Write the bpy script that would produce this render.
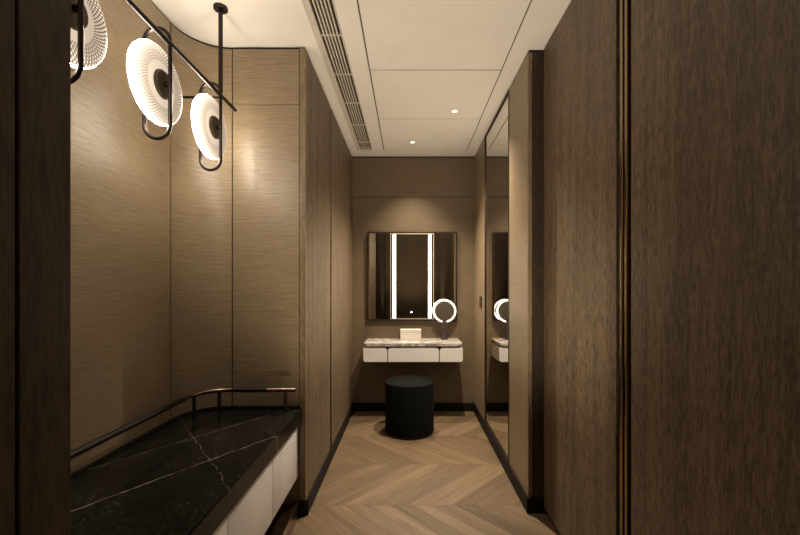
import bpy, bmesh, math
from mathutils import Vector, Matrix

for o in list(bpy.data.objects):
    bpy.data.objects.remove(o)
SC = bpy.context.scene
COL = SC.collection
PI = math.pi

# ------------------------------------------------------------------ camera, world, lights, exposure
F = 390.0                     # focal length in pixels of the 800 px frame
CAMZ = 1.216
cd = bpy.data.cameras.new('camera')
cam = bpy.data.objects.new('camera', cd)
COL.objects.link(cam)
cam.location = (0, 0, CAMZ)
cam.rotation_euler = (PI / 2, 0, 0)
cd.sensor_width = 36
cd.lens = F / 800 * 36
cd.shift_x = -8 / 800
cd.shift_y = 19.5 / 800
cd.clip_start = 0.01
SC.camera = cam

wd = bpy.data.worlds.new('world')
SC.world = wd
wd.use_nodes = True
wd.node_tree.nodes['Background'].inputs[0].default_value = (1, 0.85, 0.65, 1)
wd.node_tree.nodes['Background'].inputs[1].default_value = 0.0

SC.view_settings.view_transform = 'Standard'
SC.view_settings.look = 'None'
SC.view_settings.gamma = 1
SC.view_settings.use_curve_mapping = False
SC.view_settings.exposure = 1.38

WARM = (1.0, 0.835, 0.645)


def spot(name, loc, watts, half_deg, blend, target=None, radius=0.02):
    l = bpy.data.lights.new(name, 'SPOT')
    l.energy = watts
    l.color = WARM
    l.spot_size = math.radians(2 * half_deg)
    l.spot_blend = blend
    l.shadow_soft_size = radius
    o = bpy.data.objects.new(name, l)
    COL.objects.link(o)
    o.location = loc
    if target:
        d = Vector(target) - Vector(loc)
        o.rotation_euler = d.to_track_quat('-Z', 'Y').to_euler()
    return o


CEIL = 2.5
DOWNLIGHTS = [(0.04, 3.45), (0.34, 2.84)]
spot('downlight_beam', (0.04, 3.45, CEIL - 0.012), 46, 47, 1.0)
spot('downlight_beam', (0.34, 2.84, CEIL - 0.012), 80, 58, 0.9)
# unseen spots added to brighten the ceiling, near the floor below the frame
spot('added_ceiling_fill', (0.10, 1.20, 0.10), 50, 46, 1.0, (0.08, 2.50, 2.5), 0.12)
spot('added_ceiling_fill', (0.05, -0.80, 0.10), 40, 50, 1.0, (0.10, -0.80, 2.5), 0.12)
DISC_GLOW = 0.74               # pendant disc faces
RIM_GLOW = 23.0               # lit edge of the pendant discs
STRIP_GLOW = 3.6              # vanity mirror light strips
RING_GLOW = 1.7               # make-up mirror ring


# ------------------------------------------------------------------ node helpers
class NT:
    def __init__(self, name):
        self.m = bpy.data.materials.new(name)
        self.m.use_nodes = True
        self.t = self.m.node_tree
        self.b = self.t.nodes['Principled BSDF']

    def n(self, kind, **kw):
        x = self.t.nodes.new(kind)
        for k, v in kw.items():
            setattr(x, k, v)
        return x

    def l(self, a, b):
        self.t.links.new(a, b)

    def sock(self, s, v):
        if isinstance(v, (int, float)):
            s.default_value = v
        elif isinstance(v, (tuple, list)):
            s.default_value = v
        else:
            self.l(v, s)

    def math(self, op, a, b=None, c=None, clamp=False):
        x = self.n('ShaderNodeMath', operation=op, use_clamp=clamp)
        self.sock(x.inputs[0], a)
        if b is not None:
            self.sock(x.inputs[1], b)
        if c is not None:
            self.sock(x.inputs[2], c)
        return x.outputs[0]

    def pos(self):
        return self.n('ShaderNodeNewGeometry').outputs['Position']

    def objc(self):
        return self.n('ShaderNodeTexCoord').outputs['Object']

    def sep(self, v):
        x = self.n('ShaderNodeSeparateXYZ')
        self.l(v, x.inputs[0])
        return x.outputs

    def comb(self, a, b, c):
        x = self.n('ShaderNodeCombineXYZ')
        for i, v in enumerate((a, b, c)):
            self.sock(x.inputs[i], v)
        return x.outputs[0]

    def scale(self, v, s):
        x = self.n('ShaderNodeMapping')
        self.l(v, x.inputs[0])
        x.inputs['Scale'].default_value = s
        return x.outputs[0]

    def noise(self, v, scale=1, detail=3, rough=0.6, dist=0.0):
        x = self.n('ShaderNodeTexNoise')
        self.l(v, x.inputs['Vector'])
        x.inputs['Scale'].default_value = scale
        x.inputs['Detail'].default_value = detail
        x.inputs['Roughness'].default_value = rough
        x.inputs['Distortion'].default_value = dist
        return x.outputs['Fac']

    def ramp(self, f, stops):
        x = self.n('ShaderNodeValToRGB')
        self.l(f, x.inputs[0])
        e = x.color_ramp.elements
        while len(e) < len(stops):
            e.new(0.5)
        for i, (p, c) in enumerate(stops):
            e[i].position = p
            e[i].color = (c[0], c[1], c[2], 1) if len(c) == 3 else c
        return x.outputs[0]

    def mixc(self, f, a, b):
        x = self.n('ShaderNodeMix', data_type='RGBA')
        self.sock(x.inputs[0], f)
        for s, v in ((x.inputs[6], a), (x.inputs[7], b)):
            if isinstance(v, tuple):
                s.default_value = (v[0], v[1], v[2], 1)
            else:
                self.l(v, s)
        return x.outputs[2]

    def bump(self, h, strength=0.2, dist=0.002):
        x = self.n('ShaderNodeBump')
        x.inputs['Strength'].default_value = strength
        x.inputs['Distance'].default_value = dist
        self.l(h, x.inputs['Height'])
        self.l(x.outputs[0], self.b.inputs['Normal'])

    def base(self, c):
        if isinstance(c, tuple):
            self.b.inputs['Base Color'].default_value = (c[0], c[1], c[2], 1)
        else:
            self.l(c, self.b.inputs['Base Color'])

    def set(self, **kw):
        for k, v in kw.items():
            self.sock(self.b.inputs[k.replace('_', ' ')], v)
        return self


def plain(name, c, rough=0.5, metal=0.0, var=0.12, scale=30, spec=0.5):
    t = NT(name)
    f = t.noise(t.objc(), scale, 2)
    lo = tuple(x * (1 - var) for x in c)
    hi = tuple(min(1, x * (1 + var)) for x in c)
    t.base(t.ramp(f, [(0.3, lo), (0.7, hi)]))
    t.set(Roughness=rough, Metallic=metal)
    t.b.inputs['Specular IOR Level'].default_value = spec
    return t.m


def wallpaper(name, c, rough=0.40):
    t = NT(name)
    p = t.pos()
    warp = t.noise(t.scale(p, (3, 3, 9)), 1, 2)
    x, y, z = t.sep(p)
    z2 = t.math('ADD', z, t.math('MULTIPLY', warp, 0.02))
    v = t.comb(x, y, z2)
    f1 = t.noise(t.scale(v, (7, 7, 230)), 1, 4, 0.75)
    f2 = t.noise(t.scale(v, (20, 20, 480)), 1, 3, 0.6)
    f3 = t.noise(t.scale(p, (2, 2, 5)), 1, 2)
    f = t.math('ADD', t.math('MULTIPLY', f1, 0.6), t.math('MULTIPLY', f2, 0.4))
    f = t.math('ADD', f, t.math('MULTIPLY', t.math('SUBTRACT', f3, 0.5), 0.12))
    t.base(t.ramp(f, [(0.36, tuple(k * 0.68 for k in c)), (0.5, c), (0.66, tuple(min(1, k * 1.36) for k in c))]))
    t.bump(f, 0.35, 0.0015)
    t.set(Roughness=rough)
    t.b.inputs['Specular IOR Level'].default_value = 0.6
    return t.m


def veneer(name, c, rough=0.38, spread=0.45):
    t = NT(name)
    p = t.pos()
    f1 = t.noise(t.scale(p, (85, 85, 14)), 1, 4, 0.7, 0.6)
    f2 = t.noise(t.scale(p, (24, 24, 1.2)), 1, 3, 0.55)
    f3 = t.noise(t.scale(p, (170, 170, 36)), 1, 2, 0.6)
    f = t.math('ADD', t.math('MULTIPLY', f1, 0.45), t.math('MULTIPLY', f2, 0.25))
    f = t.math('ADD', f, t.math('MULTIPLY', f3, 0.30))
    t.base(t.ramp(f, [(0.42, tuple(k * (1 - spread) for k in c)), (0.5, c), (0.58, tuple(k * (1 + spread * 1.2) for k in c))]))
    t.bump(f, 0.25, 0.001)
    t.set(Roughness=rough)
    return t.m


def emit(name, c, s):
    t = NT(name)
    t.base((0.8, 0.8, 0.8))
    t.b.inputs['Emission Color'].default_value = (c[0], c[1], c[2], 1)
    t.b.inputs['Emission Strength'].default_value = s
    return t.m


def floor_mat():
    t = NT('oak_chevron')
    x, y, z = t.sep(t.pos())
    W, PW, Y0 = 0.505, 0.122, 2.172
    q = t.math('DIVIDE', t.math('SUBTRACT', y, Y0), W)
    k = t.math('FLOOR', q)
    v = t.math('MULTIPLY', t.math('SUBTRACT', q, k), W)
    par = t.math('FLOORED_MODULO', k, 2.0)
    s = t.math('SUBTRACT', 1.0, t.math('MULTIPLY', par, 2.0))
    u = t.math('SUBTRACT', x, t.math('MULTIPLY', s, v))
    u = t.math('ADD', u, t.math('MULTIPLY', k, 0.037))
    uq = t.math('DIVIDE', u, PW)
    idx = t.math('FLOOR', uq)
    fr = t.math('SUBTRACT', uq, idx)
    wn = t.n('ShaderNodeTexWhiteNoise', noise_dimensions='2D')
    t.l(t.comb(idx, k, 0.0), wn.inputs['Vector'])
    rnd = wn.outputs['Value']
    gv = t.comb(t.math('MULTIPLY', v, 5.0), t.math('MULTIPLY', u, 75.0), t.math('MULTIPLY', rnd, 40.0))
    g = t.noise(gv, 1, 4, 0.65, 0.4)
    gv2 = t.comb(t.math('MULTIPLY', v, 2.0), t.math('MULTIPLY', u, 14.0), t.math('MULTIPLY', rnd, 23.0))
    g2 = t.noise(gv2, 1, 2, 0.5, 0.8)
    tone = t.math('ADD', t.math('MULTIPLY', rnd, 0.17), t.math('ADD', t.math('MULTIPLY', g, 0.53), t.math('MULTIPLY', g2, 0.30)))
    c = t.ramp(tone, [(0.30, (0.074, 0.047, 0.025)), (0.5, (0.150, 0.102, 0.058)), (0.70, (0.255, 0.178, 0.106))])
    e1 = t.math('LESS_THAN', t.math('MINIMUM', fr, t.math('SUBTRACT', 1.0, fr)), 0.018)
    e2 = t.math('LESS_THAN', t.math('MINIMUM', v, t.math('SUBTRACT', W, v)), 0.0018)
    e = t.math('MAXIMUM', e1, e2)
    t.base(t.mixc(t.math('MULTIPLY', e, 0.8), c, (0.050, 0.032, 0.019)))
    t.set(Roughness=t.math('ADD', 0.34, t.math('MULTIPLY', g, 0.18)))
    t.bump(t.math('SUBTRACT', g, t.math('MULTIPLY', e, 2.0)), 0.15, 0.001)
    return t.m


def black_marble():
    t = NT('black_marble')
    p = t.pos()
    x, y, z = t.sep(p)
    wob = t.math('SUBTRACT', t.noise(p, 9, 5, 0.6), 0.5)
    wob2 = t.math('SUBTRACT', t.noise(p, 40, 3, 0.6), 0.5)
    brk = t.noise(t.scale(p, (1, 1, 1)), 22, 3)
    f = t.noise(p, 70, 5, 0.75)
    f2 = t.noise(p, 6, 4, 0.6)
    c = t.ramp(t.math('ADD', t.math('MULTIPLY', f, 0.65), t.math('MULTIPLY', f2, 0.35)),
               [(0.38, (0.004, 0.0037, 0.0033)), (0.54, (0.016, 0.0145, 0.0125)), (0.68, (0.050, 0.044, 0.036))])
    veins = [((-0.962, 1.114), (-0.588, 1.654), 0.0042, 0.85, 0.030),
             ((-1.069, 1.442), (-0.638, 2.033), 0.0028, 0.6, 0.022),
             ((-1.084, 1.862), (-0.603, 1.286), 0.0034, 0.28, 0.05)]
    for a, b, w, amt, wb in veins:
        dx, dy = b[0] - a[0], b[1] - a[1]
        L = math.hypot(dx, dy)
        nx, ny = -dy / L, dx / L
        d = t.math('ADD', t.math('MULTIPLY', t.math('SUBTRACT', x, a[0]), nx), t.math('MULTIPLY', t.math('SUBTRACT', y, a[1]), ny))
        d = t.math('ADD', d, t.math('ADD', t.math('MULTIPLY', wob, wb), t.math('MULTIPLY', wob2, wb * 0.25)))
        m = t.math('SUBTRACT', 1.0, t.math('DIVIDE', t.math('ABSOLUTE', d), w), clamp=True)
        br = t.math('MULTIPLY', t.math('SUBTRACT', brk, 0.34), 3.2, clamp=True)
        m = t.math('MULTIPLY', t.math('MULTIPLY', m, br), amt)
        c = t.mixc(m, c, (0.50, 0.44, 0.37))
    t.base(c)
    t.set(Roughness=0.14)
    t.b.inputs['Specular IOR Level'].default_value = 0.08
    return t.m


def white_marble():
    t = NT('white_marble')
    p = t.pos()
    w = t.noise(t.scale(p, (5, 9, 9)), 1, 6, 0.65, 1.2)
    m = t.math('ABSOLUTE', t.math('SUBTRACT', w, 0.5))
    c = t.ramp(m, [(0.0, (0.20, 0.18, 0.16)), (0.05, (0.45, 0.42, 0.39)), (0.2, (0.72, 0.69, 0.65))])
    t.base(c)
    t.set(Roughness=0.18)
    return t.m


def disc_glass():
    t = NT('lit_prismatic_glass')
    x, y, z = t.sep(t.objc())
    r = t.math('SQRT', t.math('ADD', t.math('MULTIPLY', y, y), t.math('MULTIPLY', z, z)))
    th = t.math('ARCTAN2', z, y)
    a = t.math('MULTIPLY', th, 32.0)
    k = t.math('MULTIPLY', r, 180.0)
    f = t.math('ABSOLUTE', t.math('MULTIPLY', t.math('COSINE', t.math('ADD', a, k)), t.math('COSINE', t.math('SUBTRACT', a, k))))
    rim = t.math('DIVIDE', t.math('SUBTRACT', r, 0.085), 0.054, clamp=True)
    rim = t.math('POWER', rim, 2.0)
    near = t.math('DIVIDE', t.math('SUBTRACT', 0.06, y), 0.16, clamp=True)     # glow painted brighter towards the side nearest the camera
    bead = t.math('POWER', f, 1.5)
    inner = t.math('LESS_THAN', r, 0.078)
    floor_ = t.math('ADD', 0.02, t.math('MULTIPLY', near, t.math('ADD', 0.22, t.math('MULTIPLY', rim, 0.5))))
    lit = t.math('ADD', floor_, t.math('MULTIPLY', bead, t.math('ADD', 0.55, t.math('MULTIPLY', rim, 0.5))))
    smooth = t.math('ADD', t.math('ADD', 0.26, t.math('MULTIPLY', near, 0.25)), t.math('MULTIPLY', t.noise(t.objc(), 60, 2), 0.06))
    lit = t.math('ADD', t.math('MULTIPLY', lit, t.math('SUBTRACT', 1.0, inner)), t.math('MULTIPLY', smooth, inner))
    t.base((0.14, 0.11, 0.08))
    t.b.inputs['Emission Color'].default_value = (1.0, 0.80, 0.60, 1)
    t.l(t.math('MULTIPLY', lit, DISC_GLOW), t.b.inputs['Emission Strength'])
    t.set(Roughness=0.12)
    return t.m


M = {
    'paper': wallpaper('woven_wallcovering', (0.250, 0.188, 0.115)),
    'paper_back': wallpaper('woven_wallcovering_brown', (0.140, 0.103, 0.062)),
    'veneer': veneer('dark_veneer', (0.130, 0.091, 0.054), 0.5, 0.5),
    'veneer_edge': veneer('edge_veneer', (0.20, 0.145, 0.088), 0.4, 0.3),
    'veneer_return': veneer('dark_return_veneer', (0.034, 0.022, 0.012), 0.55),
    'veneer_dark': veneer('dark_shaded_veneer', (0.062, 0.041, 0.020), 0.55),  # shade of the near left wall put into the colour; cabinet carcasses share it
    'ceiling': plain('ceiling_paint', (0.82, 0.785, 0.73), 0.8, 0, 0.02, 6),
    'gap': plain('shadow_gap_black', (0.010, 0.008, 0.006), 0.6),
    'skirting': plain('black_skirting', (0.007, 0.006, 0.005), 0.6, 0, 0.12, 30, 0.2),
    'floor': floor_mat(),
    'bmarble': black_marble(),
    'wmarble': white_marble(),
    'white': plain('white_lacquer', (0.80, 0.785, 0.775), 0.3, 0, 0.02, 8),
    'bronze': plain('dark_bronze', (0.078, 0.056, 0.042), 0.36, 0.9, 0.1, 60),
    'bronze_black': plain('blackened_bronze', (0.034, 0.026, 0.024), 0.34, 0.85, 0.1, 60),
    'tray': plain('polished_bronze_tray', (0.50, 0.37, 0.27), 0.22, 1.0, 0.05, 40),
    'pane_edge': plain('pale_metal_edge', (0.75, 0.66, 0.52), 0.45, 1.0, 0.03, 40),
    'ivory': plain('ivory_lacquer', (0.60, 0.565, 0.52), 0.35, 0, 0.04, 30),
    'bronze_light': plain('satin_bronze', (0.36, 0.275, 0.22), 0.25, 1.0, 0.06, 60),
    'hub': plain('brushed_bronze_hub', (0.10, 0.075, 0.05), 0.5, 0.5, 0.06, 60),
    'brass': plain('aged_brass', (0.30, 0.215, 0.12), 0.25, 1.0, 0.08, 60),
    'leather': plain('black_leather', (0.008, 0.008, 0.009), 0.35, 0, 0.2, 90),
    'velvet': plain('black_green_velvet', (0.0040, 0.0052, 0.0046), 0.85, 0, 0.2, 25, 0.12),
    'mirror': plain('mirror_silver', (0.80, 0.78, 0.74), 0.015, 1.0, 0.005, 3),
    'mirror_tint': plain('makeup_mirror_silver', (0.80, 0.74, 0.64), 0.25, 1.0, 0.01, 3),
    'stone_post': plain('dark_marble_post', (0.045, 0.035, 0.028), 0.3, 0, 0.5, 45),
    'disc': disc_glass(),
    'disc_rim': emit('lit_glass_edge', (1.0, 0.88, 0.72), RIM_GLOW),
    'strip': emit('mirror_light', (1.0, 0.84, 0.60), STRIP_GLOW),
    'ring': emit('ring_light', (1.0, 0.90, 0.74), RING_GLOW),
    'lamp': emit('downlight_lamp', (1.0, 0.90, 0.76), 0.6),
    'touch': emit('touch_button', (0.75, 0.72, 1.0), 2.5),
    'grille': plain('grille_paint', (0.62, 0.57, 0.49), 0.5, 0, 0.03, 20),
    'joint': plain('ceiling_joint', (0.10, 0.08, 0.06), 0.8),
    'duct': plain('duct_black', (0.030, 0.022, 0.014), 0.8),
}

# ------------------------------------------------------------------ mesh helpers
OFF = {}


def bm_new():
    return bmesh.new()


def box(bm, x0, x1, y0, y1, z0, z1, bev=0.0, seg=2):
    g = bmesh.ops.create_cube(bm, size=1.0)
    vs = g['verts']
    for v in vs:
        v.co = Vector((x0 + (v.co.x + 0.5) * (x1 - x0), y0 + (v.co.y + 0.5) * (y1 - y0), z0 + (v.co.z + 0.5) * (z1 - z0)))
    if bev > 0:
        es = list({e for v in vs for e in v.link_edges})
        bmesh.ops.bevel(bm, geom=es, offset=bev, segments=seg, affect='EDGES', profile=0.5, clamp_overlap=True)
    return bm


def prism(bm, pts, z0, z1):
    lo = [bm.verts.new((p[0], p[1], z0)) for p in pts]
    hi = [bm.verts.new((p[0], p[1], z1)) for p in pts]
    n = len(pts)
    bm.faces.new(list(reversed(lo)))
    bm.faces.new(hi)
    for i in range(n):
        j = (i + 1) % n
        bm.faces.new((lo[i], lo[j], hi[j], hi[i]))
    bmesh.ops.recalc_face_normals(bm, faces=bm.faces[:])
    return bm


def prism_y(bm, pts, y0, y1):
    """polygon in the XZ plane pushed along Y"""
    lo = [bm.verts.new((p[0], y0, p[1])) for p in pts]
    hi = [bm.verts.new((p[0], y1, p[1])) for p in pts]
    n = len(pts)
    bm.faces.new(lo)
    bm.faces.new(list(reversed(hi)))
    for i in range(n):
        j = (i + 1) % n
        bm.faces.new((lo[j], lo[i], hi[i], hi[j]))
    bmesh.ops.recalc_face_normals(bm, faces=bm.faces[:])
    return bm


def tube(bm, pts, r, n=14, closed=False):
    pts = [Vector(p) for p in pts]
    m = len(pts)
    rings = []
    up = None
    for i, p in enumerate(pts):
        if closed:
            d = pts[(i + 1) % m] - pts[(i - 1) % m]
        else:
            d = pts[min(i + 1, m - 1)] - pts[max(i - 1, 0)]
        d.normalize()
        if up is None:
            up = Vector((0, 0, 1)) if abs(d.z) < 0.9 else Vector((0, 1, 0))
        s = d.cross(up)
        s.normalize()
        up = s.cross(d)
        up.normalize()
        rings.append([bm.verts.new(p + (s * math.cos(2 * PI * k / n) + up * math.sin(2 * PI * k / n)) * r) for k in range(n)])
    for i in range(m if closed else m - 1):
        a, b = rings[i], rings[(i + 1) % m]
        if closed and i == m - 1:
            best = min(range(n), key=lambda q: (b[q].co - a[0].co).length)
            b = b[best:] + b[:best]
        for k in range(n):
            bm.faces.new((a[k], a[(k + 1) % n], b[(k + 1) % n], b[k]))
    if not closed:
        bm.faces.new(list(reversed(rings[0])))
        bm.faces.new(rings[-1])
    bmesh.ops.recalc_face_normals(bm, faces=bm.faces[:])
    return bm


def lathe(bm, prof, cx, cy, n=48):
    """prof: (radius, z) bottom to top about a vertical axis"""
    rings = []
    for r, z in prof:
        if r < 1e-6:
            rings.append([bm.verts.new((cx, cy, z))])
        else:
            rings.append([bm.verts.new((cx + r * math.cos(2 * PI * k / n), cy + r * math.sin(2 * PI * k / n), z)) for k in range(n)])
    for a, b in zip(rings, rings[1:]):
        for k in range(n):
            q = (k + 1) % n
            if len(a) == 1 and len(b) > 1:
                bm.faces.new((a[0], b[q], b[k]))
            elif len(b) == 1 and len(a) > 1:
                bm.faces.new((a[k], a[q], b[0]))
            elif len(a) > 1:
                bm.faces.new((a[k], a[q], b[q], b[k]))
    bmesh.ops.recalc_face_normals(bm, faces=bm.faces[:])
    return bm


def link(name, me, m, parent=None, smooth=False):
    o = bpy.data.objects.new(name, me)
    COL.objects.link(o)
    if m is not None and not me.materials:
        me.materials.append(m)
    if parent is not None:
        o.parent = parent
    return o


def obj(name, bm, m, parent=None, smooth=False, label=None):
    off = OFF.get(parent.name, Vector()) if parent is not None else Vector()
    if off.length:
        bmesh.ops.translate(bm, verts=bm.verts[:], vec=-off)
    me = bpy.data.meshes.new(name)
    bm.to_mesh(me)
    bm.free()
    if smooth:
        for p in me.polygons:
            p.use_smooth = True
        me.set_sharp_from_angle(angle=math.radians(35))
    o = link(name, me, m, parent)
    OFF[o.name] = off
    if label:
        o['label'] = label
    return o


def tag(o, label, cat, group=None):
    o['label'] = label
    o['category'] = cat
    if group:
        o['group'] = group
    return o


def thing(name, label, cat, loc, group=None):
    o = bpy.data.objects.new(name, None)
    COL.objects.link(o)
    o.location = loc
    o.empty_display_size = 0.05
    OFF[o.name] = Vector(loc)
    return tag(o, label, cat, group)


def struct(name, bm, m, smooth=False):
    o = obj(name, bm, m, None, smooth)
    o['kind'] = 'structure'
    return o


# ------------------------------------------------------------------ dimensions read from the photograph
XL, XR = -0.544, 0.65          # corridor walls
XW = 0.73                      # wardrobe front
YB = 3.824                     # back wall
YE = 2.08                      # far end of the niche
YN = 0.63                      # near end of the niche
XN = -1.14                     # niche rear wall
YF = -1.6                      # wall behind the camera
TOPZ = 2.484                   # walls stop here, shadow gap above
RC = 0.20                      # niche corner radius

# ------------------------------------------------------------------ floor and ceiling
struct('floor', box(bm_new(), -1.35, 0.95, YF - 0.2, YB + 0.15, -0.08, 0.0), M['floor'])

bm = bm_new()
box(bm, -1.35, -0.478, YF - 0.2, YB + 0.15, CEIL, CEIL + 0.05)          # over the niche and beside the grille
box(bm, -0.478, -0.334, YF - 0.2, 0.55, CEIL, CEIL + 0.05)
box(bm, -0.478, -0.334, 3.655, YB + 0.15, CEIL, CEIL + 0.05)
box(bm, -0.334, -0.231, YF - 0.2, YB + 0.15, CEIL, CEIL + 0.05)
box(bm, 0.557, 0.95, YF - 0.2, YB + 0.15, CEIL, CEIL + 0.05)
box(bm, -0.230, 0.557, 3.664, YB + 0.15, CEIL, CEIL + 0.05)
seams = [3.660, 2.980, 2.308, 1.633, 0.958, 0.283, -0.392, -1.067, YF - 0.2]
for a, b in zip(seams, seams[1:]):
    box(bm, -0.223, 0.550, b + 0.005, a - 0.005, CEIL, CEIL + 0.05)
box(bm, -1.35, 0.95, YF - 0.2, YB + 0.15, CEIL + 0.05, CEIL + 0.12)     # slab above the panel joints
struct('ceiling', bm, M['ceiling'])
bm = bm_new()
for x in (-0.227, 0.5535):
    box(bm, x - 0.0038, x + 0.0032, YF - 0.2, 3.664, CEIL + 0.004, CEIL + 0.0495)
for y in seams[:-1]:
    box(bm, -0.2225, 0.5495, y - 0.0045, y + 0.0035, CEIL + 0.004, CEIL + 0.0495)
struct('trim_8', bm, M['joint'])

# ------------------------------------------------------------------ walls
bm = bm_new()
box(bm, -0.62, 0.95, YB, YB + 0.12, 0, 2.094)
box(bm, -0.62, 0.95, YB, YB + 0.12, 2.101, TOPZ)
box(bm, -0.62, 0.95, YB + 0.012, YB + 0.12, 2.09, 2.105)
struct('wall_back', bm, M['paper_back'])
struct('trim_1', box(bm_new(), -0.62, 0.95, YB + 0.012, YB + 0.12, TOPZ, CEIL), M['gap'])

bm = bm_new()
box(bm, XL - 0.04, XL, 2.10, 2.730, 0, TOPZ, 0.0015, 1)
box(bm, XL - 0.04, XL, 2.775, YB, 0, TOPZ, 0.0015, 1)
struct('wall_left_corridor', bm, M['veneer'])
bm = bm_new()
box(bm, XL - 0.055, XL - 0.04, YE + 0.02, YB, 0, TOPZ)
box(bm, XL - 0.055, XL - 0.012, YE + 0.02, YB, TOPZ, CEIL)
struct('trim_2', bm, M['gap'])
struct('trim_3', box(bm_new(), XL - 0.034, XL, YE - 0.006, 2.097, 0, TOPZ, 0.002, 1), M['veneer_edge'])

# near stretch of the left wall, beside the camera
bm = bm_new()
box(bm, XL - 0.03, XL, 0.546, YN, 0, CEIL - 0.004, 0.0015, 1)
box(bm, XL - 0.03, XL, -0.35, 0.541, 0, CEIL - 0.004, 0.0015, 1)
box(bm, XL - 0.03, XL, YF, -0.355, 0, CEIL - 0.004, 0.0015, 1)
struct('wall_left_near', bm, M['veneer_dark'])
struct('trim_4', box(bm_new(), XL - 0.05, XL - 0.03, YF, YN - 0.03, 0, CEIL - 0.004), M['gap'])


def arc(cx, cy, r, a0, a1, n):
    return [(cx + r * math.cos(a0 + (a1 - a0) * i / n), cy + r * math.sin(a0 + (a1 - a0) * i / n)) for i in range(n + 1)]


def offset_path(path, d):
    """shift an XY polyline sideways (to the left of its direction)"""
    out = []
    for i, p in enumerate(path):
        ns = []
        for a, b in ((i - 1, i), (i, i + 1)):
            if a >= 0 and b < len(path):
                dx, dy = path[b][0] - path[a][0], path[b][1] - path[a][1]
                L = math.hypot(dx, dy)
                ns.append((-dy / L, dx / L))
        nx = sum(n[0] for n in ns) / len(ns)
        ny = sum(n[1] for n in ns) / len(ns)
        L2 = nx * nx + ny * ny
        out.append((p[0] + nx / L2 * d, p[1] + ny / L2 * d))
    return out


def ribbon(bm, path, d0, d1, z0, z1):
    a, b = offset_path(path, d0), offset_path(path, d1)
    return prism(bm, a + list(reversed(b)), z0, z1)


G = 0.003
corner = arc(XN + RC, YE - RC, RC, PI, PI / 2, 20)
near_end = [(XL - 0.001, YN), (XN, YN)]
side = [(XN, YN), (XN, YE - RC - 0.012)]
far_end = [(XN + RC + 0.006, YE), (XL - 0.038, YE)]
bm = bm_new()
ribbon(bm, near_end, 0.0, 0.028, 0, TOPZ)
struct('wall_left_niche_end', bm, M['paper'])
bm = bm_new()
ribbon(bm, [(p[0], p[1]) for p in side], 0.0, 0.04, 0, TOPZ)
struct('wall_left_niche', bm, M['paper'])
bm = bm_new()
ribbon(bm, corner[0:], 0.0, 0.04, 0, TOPZ)
struct('wall_left_niche_corner', bm, M['paper'], True)
bm = bm_new()
for z0, z1 in ((0, 2.186), (2.189, TOPZ)):
    ribbon(bm, far_end, 0.0, 0.04, z0, z1)
struct('wall_left_niche_back', bm, M['paper'])
full = [(XN, YN)] + corner + [(XL - 0.04, YE)]
bm = bm_new()
ribbon(bm, full, 0.012, 0.06, 0, CEIL)
struct('trim_5', bm, M['gap'])

# right wall: covered panels either side of the full-length mirror
bm = bm_new()
box(bm, XR, XR + 0.05, 3.295, YB, 0, TOPZ)
box(bm, XR, XR + 0.05, 2.125, 2.505, 0, TOPZ)
box(bm, XR + 0.02, XR + 0.05, 2.505, 3.295, 0, TOPZ)
struct('wall_right', bm, M['paper'])
struct('trim_6', box(bm_new(), XR - 0.001, XR + 0.02, 2.105, 2.124, 0, TOPZ, 0.002, 1), M['veneer_edge'])
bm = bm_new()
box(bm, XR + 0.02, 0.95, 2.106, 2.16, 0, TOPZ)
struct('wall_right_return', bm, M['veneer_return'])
bm = bm_new()
box(bm, XR + 0.012, 0.95, 2.117, YB, TOPZ, CEIL)
struct('trim_7', bm, M['gap'])
struct('wall_front', box(bm_new(), -0.62, 0.95, YF - 0.12, YF, 0, CEIL), M['paper_back'])

# skirtings
bm = bm_new()
box(bm, XL + 0.012, XR - 0.012, YB - 0.012, YB, 0, 0.083, 0.002, 1)
struct('baseboard_back', bm, M['skirting'])
bm = bm_new()
box(bm, XL, XL + 0.012, YE - 0.006, YB, 0, 0.083, 0.002, 1)
box(bm, XL - 0.034, XL, YE - 0.018, YE - 0.006, 0, 0.083, 0.002, 1)
struct('baseboard_left', bm, M['skirting'])
bm = bm_new()
box(bm, XR - 0.012, XR, 2.093, YB, 0, 0.083, 0.002, 1)
box(bm, XR, XW + 0.02, 2.093, 2.105, 0, 0.083, 0.002, 1)
struct('baseboard_right', bm, M['skirting'])

# ------------------------------------------------------------------ wardrobe along the right
wr = thing('wardrobe', 'tall dark wood wardrobe filling the right side of the room', 'wardrobe', (XW + 0.1, 0.7, 0))
bm = bm_new()
box(bm, XW + 0.032, 0.93, YF + 0.005, 2.10, 0.0, CEIL - 0.002)
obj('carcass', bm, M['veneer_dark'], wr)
obj('plinth', box(bm_new(), XW + 0.015, XW + 0.031, YF + 0.005, 2.092, 0.0, 0.028), M['skirting'], wr)
for a, b in ((1.369, 2.098), (0.535, 1.277), (-0.21, 0.532), (-0.955, -0.213), (YF + 0.005, -0.958)):
    obj('door', box(bm_new(), XW, XW + 0.03, a, b, 0.030, CEIL - 0.008, 0.0015, 1), M['veneer'], wr)
hp = obj('pull_profile', box(bm_new(), XW + 0.022, XW + 0.031, 1.280, 1.366, 0.030, CEIL - 0.008), M['gap'], wr,
         label='dark recessed pull channel between the wardrobe doors')
for a, b in ((1.327, 1.345), (1.299, 1.315)):
    obj('metal_strip', box(bm_new(), XW - 0.001, XW + 0.0215, a, b, 0.030, CEIL - 0.008, 0.003, 2), M['brass'], hp, True,
        label='bronze strip in the pull channel')

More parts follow.
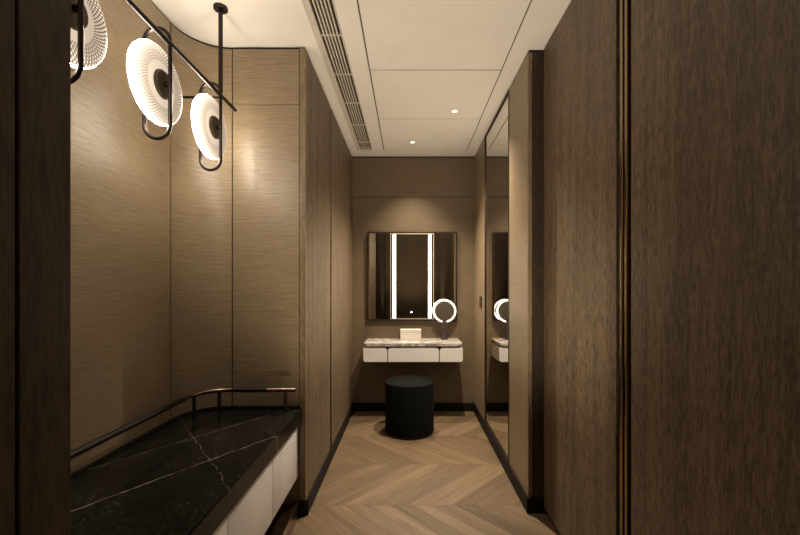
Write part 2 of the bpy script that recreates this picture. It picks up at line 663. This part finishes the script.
# ------------------------------------------------------------------ niche cabinet, worktop and rail
cab = thing('cabinet', 'low white fronted drawer cabinet under the black marble top', 'cabinet', (-0.86, 1.355, 0))
bm = bm_new()
box(bm, XN + 0.02, -0.603, YN + 0.004, YE - 0.19, 0.217, 0.4965)
box(bm, XN + 0.20, -0.603, YE - 0.19, YE - 0.004, 0.217, 0.4965)
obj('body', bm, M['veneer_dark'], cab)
edges = [0.634, 0.845, 1.262, 1.679, 2.076]
for a, b in zip(edges, edges[1:]):
    obj('drawer', box(bm_new(), -0.602, -0.583, a + 0.0025, b - 0.0025, 0.210, 0.478, 0.003, 2), M['white'], cab, True)
pl = obj('plinth', box(bm_new(), XN + 0.21, -0.602, YN + 0.004, YE - 0.004, 0.0, 0.060, 0.002, 1), M['tray'], cab,
         label='polished bronze plinth tray')
obj('lip', box(bm_new(), -0.600, -0.577, YN + 0.004, YE - 0.004, 0.0, 0.076, 0.003, 2), M['tray'], pl, True)
for y in (0.68, 1.27, 1.86):
    obj('leg', box(bm_new(), -0.85, -0.80, y, y + 0.05, 0.0605, 0.2165), M['bronze'], cab)

ZT = 0.575
IN = 0.0015
path_back = [(XN + IN, YN + IN)] + arc(XN + RC, YE - RC, RC - IN, PI, PI / 2, 20) + [(-0.566, YE - IN)]
ct = thing('countertop', 'black marble worktop with white veins on the low cabinet', 'worktop', (-0.86, 1.355, 0.49))
bm = bm_new()
pts = path_back + [(-0.566, YN + IN)]
prism(bm, list(reversed(pts)), 0.497, ZT)
for v in bm.verts:
    if v.co.z < 0.51 and abs(v.co.x + 0.566) < 1e-4:
        v.co.x -= 0.002                    # slightly undercut front edge
top_edges = [e for e in bm.edges if all(abs(v.co.x + 0.566) < 1e-4 for v in e.verts) and abs(e.verts[0].co.z - ZT) < 1e-4 and abs(e.verts[1].co.z - ZT) < 1e-4]
bmesh.ops.bevel(bm, geom=top_edges, offset=0.004, segments=2, affect='EDGES')
obj('slab', bm, M['bmarble'], ct)
bm = bm_new()
up = [(XN + IN, YN + 0.004)] + arc(XN + RC, YE - RC, RC - IN, PI, PI / 2, 20) + [(-0.576, YE - IN)]
ribbon(bm, up, 0.0, -0.020, ZT + 0.0003, ZT + 0.009)
obj('upstand', bm, M['bmarble'], ct)

rail = thing('guard_rail', 'curved bronze and black leather rail running along the back of the marble worktop', 'rail', (-0.9, 1.6, ZT))
ZR = 0.689
XRL, YRL, RR = -1.056, 2.0, 0.15
RT = 0.0115
obj('rail_tube', tube(bm_new(), [(XRL, 1.82, ZR), (XRL, YRL - RR, ZR)] + [(p[0], p[1], ZR) for p in arc(XRL + RR, YRL - RR, RR, PI, PI / 2, 18)][1:] + [(-0.90, YRL, ZR)], RT), M['bronze_light'], rail, True, 'curved bronze middle of the rail')
obj('rail_end', tube(bm_new(), [(-0.722, YRL, ZR), (-0.575, YRL, ZR)], RT), M['bronze_light'], rail, True, 'bronze end of the rail')
obj('grip', tube(bm_new(), [(XRL, YN + 0.01, ZR), (XRL, 1.819, ZR)], RT + 0.001), M['leather'], rail, True, 'long black leather grip')
obj('grip', tube(bm_new(), [(-0.899, YRL, ZR), (-0.723, YRL, ZR)], RT + 0.001), M['leather'], rail, True, 'short black leather grip')
aa = math.radians(158)
posts = [(XRL, 0.72), (XRL, 1.17), (XRL + RR + RR * math.cos(aa), YRL - RR + RR * math.sin(aa)),
         (XRL + RR + RR * math.cos(math.radians(112)), YRL - RR + RR * math.sin(math.radians(112))), (-0.628, YRL)]
for px, py in posts:
    bm = bm_new()
    lathe(bm, [(0, ZT), (0.0085, ZT), (0.0085, ZR - RT + 0.003), (0, ZR - RT + 0.003)], px, py, 14)
    obj('post', bm, M['bronze'], rail, True)

# ------------------------------------------------------------------ pendant
PX, PYS = -0.86, 1.79
ZRod = 2.093
pen = thing('pendant_lamp', 'bronze ceiling lamp of three glowing round glass discs on one long rod', 'pendant lamp', (PX, 1.41, CEIL))
bm = bm_new()
lathe(bm, [(0, CEIL - 0.014), (0.028, CEIL - 0.014), (0.031, CEIL - 0.011), (0.031, CEIL), (0, CEIL)], PX, PYS, 32)
obj('canopy', bm, M['bronze_black'], pen, True)
obj('stem', tube(bm_new(), [(PX, PYS, CEIL - 0.013), (PX, PYS, 2.11)], 0.0095), M['bronze_black'], pen, True)
bm = bm_new()
lathe(bm, [(0, CEIL - 0.014), (0.028, CEIL - 0.014), (0.031, CEIL - 0.011), (0.031, CEIL), (0, CEIL)], PX, 0.80, 32)
obj('canopy', bm, M['bronze_black'], pen, True)
obj('stem', tube(bm_new(), [(PX, 0.80, CEIL - 0.013), (PX, 0.80, ZRod)], 0.0095), M['bronze_black'], pen, True)
obj('rod', tube(bm_new(), [(PX + 0.003, 0.70, ZRod), (PX + 0.003, 1.935, ZRod)], 0.0085), M['bronze_black'], pen, True, 'long bronze rod')
obj('bracket', tube(bm_new(), [(PX, PYS, ZRod - 0.006), (XN + 0.001, PYS, ZRod - 0.006)], 0.0055), M['bronze_black'], pen, True)

# one disc, its axis along X, centre at the origin
NRAD, NANG = 50, 320
R0, R1 = 0.030, 0.139


def disc_h(r, th):
    q = (r - R0) / (R1 - R0)
    h = 0.0195 - 0.003 * q * q
    if q > 0.86:
        h *= math.sqrt(max(0.0, 1 - ((q - 0.86) / 0.14) ** 2)) * 0.68 + 0.32
    if r > 0.078:
        f = abs(math.cos(32 * th + 180 * r) * math.cos(32 * th - 180 * r))
        h += 0.0030 * (f - 0.4) * (1 - 0.6 * max(0.0, q - 0.86) / 0.14)
    return h


bm = bm_new()
grid = {}
for s in (1, -1):
    for i in range(NRAD + 1):
        r = R0 + (R1 - R0) * i / NRAD
        for k in range(NANG):
            th = 2 * PI * k / NANG
            grid[s, i, k] = bm.verts.new((s * disc_h(r, th), r * math.cos(th), r * math.sin(th)))
for s in (1, -1):
    for i in range(NRAD):
        for k in range(NANG):
            q = (k + 1) % NANG
            f = (grid[s, i, k], grid[s, i, q], grid[s, i + 1, q], grid[s, i + 1, k])
            bm.faces.new(f if s < 0 else tuple(reversed(f)))
for k in range(NANG):
    q = (k + 1) % NANG
    bm.faces.new((grid[1, NRAD, k], grid[1, NRAD, q], grid[-1, NRAD, q], grid[-1, NRAD, k]))
bmesh.ops.recalc_face_normals(bm, faces=bm.faces[:])
disc_me = bpy.data.meshes.new('light_disc')
bm.to_mesh(disc_me)
bm.free()
for p in disc_me.polygons:
    p.use_smooth = True
disc_me.materials.append(M['disc'])
disc_me.materials.append(M['disc_rim'])
for p in disc_me.polygons:
    if min(math.hypot(disc_me.vertices[i].co.y, disc_me.vertices[i].co.z) for i in p.vertices) > 0.1362:
        p.material_index = 1


def turned(bm, prof, n=40):
    """profile (radius, x) about the X axis"""
    lathe(bm, prof, 0, 0, n)
    bmesh.ops.rotate(bm, verts=bm.verts[:], cent=(0, 0, 0), matrix=Matrix.Rotation(PI / 2, 3, 'Y'))
    return bm


def mesh_of(name, bm, m):
    me = bpy.data.meshes.new(name)
    bm.to_mesh(me)
    bm.free()
    for p in me.polygons:
        p.use_smooth = True
    me.set_sharp_from_angle(angle=math.radians(35))
    me.materials.append(m)
    return me


hub_bm = turned(bm_new(), [(0, -0.0295), (0.044, -0.0295), (0.050, -0.026), (0.050, 0.025), (0.045, 0.031), (0, 0.031)])
hub_me = mesh_of('hub', hub_bm, M['hub'])
pin_bm = turned(bm_new(), [(0, 0.0315), (0.009, 0.0315), (0.009, 0.044), (0, 0.044)], 16)
pin_bm2 = turned(bm_new(), [(0, -0.048), (0.009, -0.048), (0.009, -0.0305), (0, -0.0305)], 16)
LB, LT, LX0, LX1 = 1.753, 2.152, -0.953, -0.860
lr = (LX1 - LX0) / 2
lc = (LX0 + LX1) / 2
loop = []
for i in range(19):
    a = PI * i / 18
    loop.append((lc + lr * math.cos(a), 0, LT - lr + lr * math.sin(a)))
for i in range(19):
    a = PI + PI * i / 18
    loop.append((lc + lr * math.cos(a), 0, LB + lr + lr * math.sin(a)))
loop_bm = tube(bm_new(), [(p[0] - PX, 0, p[2] - CEIL) for p in loop], 0.0068, 12, True)
loop_me = mesh_of('loop_frame', loop_bm, M['bronze_black'])
pin_me = mesh_of('pin', pin_bm, M['bronze_black'])
pin_me2 = mesh_of('pin', pin_bm2, M['bronze_black'])
for y in (1.025, 1.41, PYS):
    lf = link('loop_frame', loop_me, None, pen)
    lf.location = (0, y - 1.41, 0)
    d = link('light_disc', disc_me, None, pen)
    d.location = (-0.9075 - PX, y - 1.41, 1.948 - CEIL)
    d['label'] = 'glowing ribbed glass disc'
    h = link('hub', hub_me, None, d)
    link('pin', pin_me, None, d)
    link('pin', pin_me2, None, d)

# ------------------------------------------------------------------ ceiling fittings
names = ['small round recessed downlight nearest the back wall', 'small round recessed downlight in the middle ceiling panel, right of centre']
for (x, y), nm in zip(DOWNLIGHTS, names):
    dl = thing('downlight', nm, 'ceiling light', (x, y, CEIL), 'recessed ceiling downlights')
    obj('trim_ring', lathe(bm_new(), [(0.021, CEIL - 0.0003), (0.0225, CEIL - 0.006), (0.031, CEIL - 0.004), (0.032, CEIL - 0.0003)], x, y, 36), M['ceiling'], dl, True)
    obj('lens', lathe(bm_new(), [(0, CEIL - 0.003), (0.0215, CEIL - 0.003), (0.0215, CEIL - 0.0005), (0, CEIL - 0.0005)], x, y, 36), M['lamp'], dl, True)

vent = thing('air_vent', 'long slatted air vent grille set in the ceiling along the left', 'vent', (-0.398, 2.1, CEIL))
VX0, VX1, VY0, VY1 = -0.477, -0.3355, 0.552, 3.653
bm = bm_new()
box(bm, VX0, VX0 + 0.033, VY0, VY1, CEIL - 0.003, CEIL + 0.016, 0.0015, 1)
box(bm, VX1 - 0.006, VX1, VY0, VY1, CEIL - 0.003, CEIL + 0.016, 0.0015, 1)
box(bm, VX0 + 0.033, VX1 - 0.006, VY0, VY0 + 0.012, CEIL - 0.003, CEIL + 0.016)
box(bm, VX0 + 0.033, VX1 - 0.006, VY1 - 0.012, VY1, CEIL - 0.003, CEIL + 0.016)
obj('frame', bm, M['grille'], vent)
ns = 6
inner0, inner1 = VX0 + 0.033, VX1 - 0.006
for i in range(1, ns):
    xc = inner0 + (inner1 - inner0) * i / ns
    obj('slat', box(bm_new(), xc - 0.0035, xc + 0.0035, VY0 + 0.012, VY1 - 0.012, CEIL - 0.001, CEIL + 0.014), M['grille'], vent)
for i in range(-3, 5):
    y = 1.995 + 0.37 * i
    obj('cross_rib', box(bm_new(), inner0, inner1, y - 0.004, y + 0.004, CEIL + 0.002, CEIL + 0.012), M['grille'], vent)
obj('backing', box(bm_new(), VX0, VX1, VY0, VY1, CEIL + 0.030, CEIL + 0.049), M['duct'], vent)

# ------------------------------------------------------------------ full-length mirror in the right wall
fm = thing('wall_mirror', 'tall narrow floor to ceiling mirror set in the right wall', 'mirror', (XR, 2.9, 0.0845))
obj('glass', box(bm_new(), XR + 0.004, XR + 0.019, 2.516, 3.284, 0.092, TOPZ - 0.008), M['mirror'], fm)
bm = bm_new()
box(bm, XR - 0.004, XR + 0.0195, 2.507, 2.516, 0.0835, TOPZ - 0.001)
box(bm, XR - 0.004, XR + 0.0195, 3.284, 3.293, 0.0835, TOPZ - 0.001)
box(bm, XR - 0.004, XR + 0.0195, 2.516, 3.284, TOPZ - 0.008, TOPZ - 0.001)
box(bm, XR - 0.004, XR + 0.0195, 2.516, 3.284, 0.0835, 0.092)
obj('frame', bm, M['bronze'], fm)

sw = thing('wall_switch', 'small dark bronze switch plate on the right wall beyond the tall mirror', 'switch', (XR, 3.47, 1.083))
obj('plate', box(bm_new(), XR - 0.007, XR - 0.0002, 3.42, 3.52, 1.034, 1.132, 0.002, 1), M['bronze'], sw)
obj('rocker', box(bm_new(), XR - 0.010, XR - 0.0072, 3.443, 3.497, 1.055, 1.111, 0.001, 1), M['bronze_light'], sw)

# ------------------------------------------------------------------ lit mirror on the back wall
vm = thing('vanity_mirror', 'square framed mirror with two lit strips above the floating vanity', 'mirror', (0.04, YB, 0.89))
X0, X1, Z0, Z1 = -0.395, 0.478, 0.888, 1.752
Y0 = YB - 0.035
bm = bm_new()
fw = 0.013
box(bm, X0, X0 + fw, Y0, YB - 0.0005, Z0, Z1, 0.001, 1)
box(bm, X1 - fw, X1, Y0, YB - 0.0005, Z0, Z1, 0.001, 1)
box(bm, X0 + fw, X1 - fw, Y0, YB - 0.0005, Z0, Z0 + fw)
box(bm, X0 + fw, X1 - fw, Y0, YB - 0.0005, Z1 - fw, Z1)
obj('frame', bm, M['bronze'], vm)
C0, C1 = -0.172, 0.252
S0, S1, SW = -0.147, 0.198, 0.028
za, zb = Z0 + fw + 0.001, Z1 - fw - 0.001
yg = Y0 + 0.006
obj('side_glass', box(bm_new(), X0 + fw + 0.001, C0 - 0.001, yg, yg + 0.006, za, zb), M['mirror'], vm)
obj('side_glass', box(bm_new(), C1 + 0.001, X1 - fw - 0.001, yg, yg + 0.006, za, zb), M['mirror'], vm)
obj('centre_glass', box(bm_new(), S0 + SW, S1, yg - 0.002, yg + 0.006, za + 0.012, zb - 0.012), M['mirror'], vm)
bm = bm_new()
box(bm, C0, C0 + 0.008, yg - 0.008, yg + 0.006, za, zb)
box(bm, C1 - 0.008, C1, yg - 0.008, yg + 0.006, za, zb)
box(bm, C0 + 0.008, C1 - 0.008, yg - 0.008, yg + 0.006, za, za + 0.009)
box(bm, C0 + 0.008, C1 - 0.008, yg - 0.008, yg + 0.006, zb - 0.009, zb)
obj('centre_frame', bm, M['pane_edge'], vm)
for s in (S0, S1):
    obj('light_strip', box(bm_new(), s + 0.0005, s + SW - 0.0005, yg - 0.002, yg + 0.006, za + 0.012, zb - 0.012), M['strip'], vm, label='glowing vertical light strip')
for a, b in ((C0 + 0.0085, S0), (S1 + SW, C1 - 0.0085)):
    obj('edge_glass', box(bm_new(), a, b, yg - 0.002, yg + 0.006, za + 0.012, zb - 0.012), M['mirror'], vm)
bm = bm_new()
lathe(bm, [(0, -0.001), (0.0075, -0.001), (0.0075, 0.0), (0, 0.0)], 0, 0, 20)
bmesh.ops.rotate(bm, verts=bm.verts[:], cent=(0, 0, 0), matrix=Matrix.Rotation(-PI / 2, 3, 'X'))
bmesh.ops.translate(bm, verts=bm.verts[:], vec=(0.034, yg - 0.0032, 0.972))
obj('touch_button', bm, M['touch'], vm, label='tiny glowing touch button')


# ------------------------------------------------------------------ floating vanity
def round_rect(x0, x1, z0, z1, r4, n=8):
    """corner radii: lower-left, lower-right, upper-right, upper-left"""
    out = []
    cs = [(x0, z0, 1, 1, PI, r4[0]), (x1, z0, -1, 1, 1.5 * PI, r4[1]), (x1, z1, -1, -1, 0, r4[2]), (x0, z1, 1, -1, PI / 2, r4[3])]
    for x, z, sx, sz, a0, r in cs:
        if r <= 0:
            out.append((x, z))
            continue
        for i in range(n + 1):
            a = a0 + PI / 2 * i / n
            out.append((x + sx * r + r * math.cos(a), z + sz * r + r * math.sin(a)))
    return out


va = thing('vanity_table', 'small wall hung vanity table with marble top and three white drawers', 'vanity table', (0.045, YB, 0.546))
VXa, VXb, VYF, ZV = -0.400, 0.491, 3.482, 0.712
bm = bm_new()
r = 0.04
pts = [(VXa + 0.004, YB - 0.001)] + [(p[0], p[1]) for p in arc(VXa + r + 0.002, VYF + r, r, PI, 1.5 * PI, 8)] + \
      [(p[0], p[1]) for p in arc(VXb - r - 0.002, VYF + r, r, 1.5 * PI, 2 * PI, 8)] + [(VXb - 0.004, YB - 0.001)]
prism(bm, pts, 0.686, ZV)
obj('marble_top', bm, M['wmarble'], va)
obj('case', box(bm_new(), VXa + 0.012, VXb - 0.012, VYF + 0.030, YB - 0.001, 0.548, 0.6855), M['bronze'], va)
for a, b, rr in ((VXa, -0.187, (0.022, 0.004, 0.03, 0.008)), (-0.179, 0.277, (0.004, 0.004, 0.03, 0.03)), (0.285, VXb, (0.004, 0.022, 0.008, 0.03))):
    bm = bm_new()
    prism_y(bm, round_rect(a, b, 0.546, 0.672, rr), VYF + 0.006, VYF + 0.0295)
    obj('drawer', bm, M['white'], va)
for a, b in ((VXa, VXa + 0.0115), (VXb - 0.0115, VXb)):
    obj('side_panel', box(bm_new(), a, b, VYF + 0.030, YB - 0.001, 0.548, 0.670), M['white'], va)

bx = thing('jewelry_box', 'small white lidded box on the vanity top', 'box', (0.026, 3.74, ZV))
obj('box_body', box(bm_new(), -0.073, 0.124, 3.700, 3.780, ZV, ZV + 0.076, 0.003, 2), M['ivory'], bx)
obj('lid', box(bm_new(), -0.075, 0.126, 3.698, 3.782, ZV + 0.0775, ZV + 0.101, 0.003, 2), M['ivory'], bx)

mm = thing('makeup_mirror', 'round ring lit make-up mirror on a dark post standing on the vanity', 'mirror', (0.350, 3.735, ZV))
MX, MY = 0.350, 3.735
MZ = CAMZ - (311 - 287) / F * MY
obj('post', lathe(bm_new(), [(0, ZV), (0.031, ZV), (0.032, ZV + 0.004), (0.026, MZ - 0.108), (0.024, MZ - 0.104), (0, MZ - 0.104)], MX, MY, 32), M['stone_post'], mm, True)
RM = 0.104
pts = []
g = math.radians(13)
for i in range(65):
    a = -PI / 2 + g + (2 * PI - 2 * g) * i / 64
    pts.append((MX + RM * math.cos(a), MY, MZ + RM * math.sin(a)))
obj('light_ring', tube(bm_new(), pts, 0.0055, 12), M['ring'], mm, True, 'glowing light ring')
bm = bm_new()
lathe(bm, [(0, -0.004), (0.094, -0.004), (0.0955, -0.002), (0.0955, 0.004), (0, 0.004)], 0, 0, 64)
bmesh.ops.rotate(bm, verts=bm.verts[:], cent=(0, 0, 0), matrix=Matrix.Rotation(-PI / 2, 3, 'X'))
bmesh.ops.translate(bm, verts=bm.verts[:], vec=(MX, MY, MZ))
obj('mirror_glass', bm, M['mirror_tint'], mm, True)

# ------------------------------------------------------------------ stool
st = thing('stool', 'round black upholstered drum stool in front of the vanity', 'stool', (0.013, 3.29, 0))
SX, SY, SRr = 0.013, 3.29, 0.205
obj('base', lathe(bm_new(), [(0, 0), (SRr - 0.012, 0), (SRr - 0.010, 0.004), (SRr - 0.010, 0.014), (0, 0.014)], SX, SY, 64), M['bronze'], st, True)
obj('drum', lathe(bm_new(), [(0, 0.0145), (SRr - 0.006, 0.0145), (SRr, 0.022), (SRr, 0.408), (SRr - 0.004, 0.423), (SRr - 0.016, 0.430),
                              (SRr - 0.028, 0.423), (SRr - 0.032, 0.415), (0, 0.430)], SX, SY, 64), M['velvet'], st, True)
obj('seat_cushion', lathe(bm_new(), [(0, 0.4135), (SRr - 0.036, 0.4155), (SRr - 0.036, 0.419), (SRr - 0.05, 0.425), (0, 0.430)], SX, SY, 64), M['velvet'], st, True)
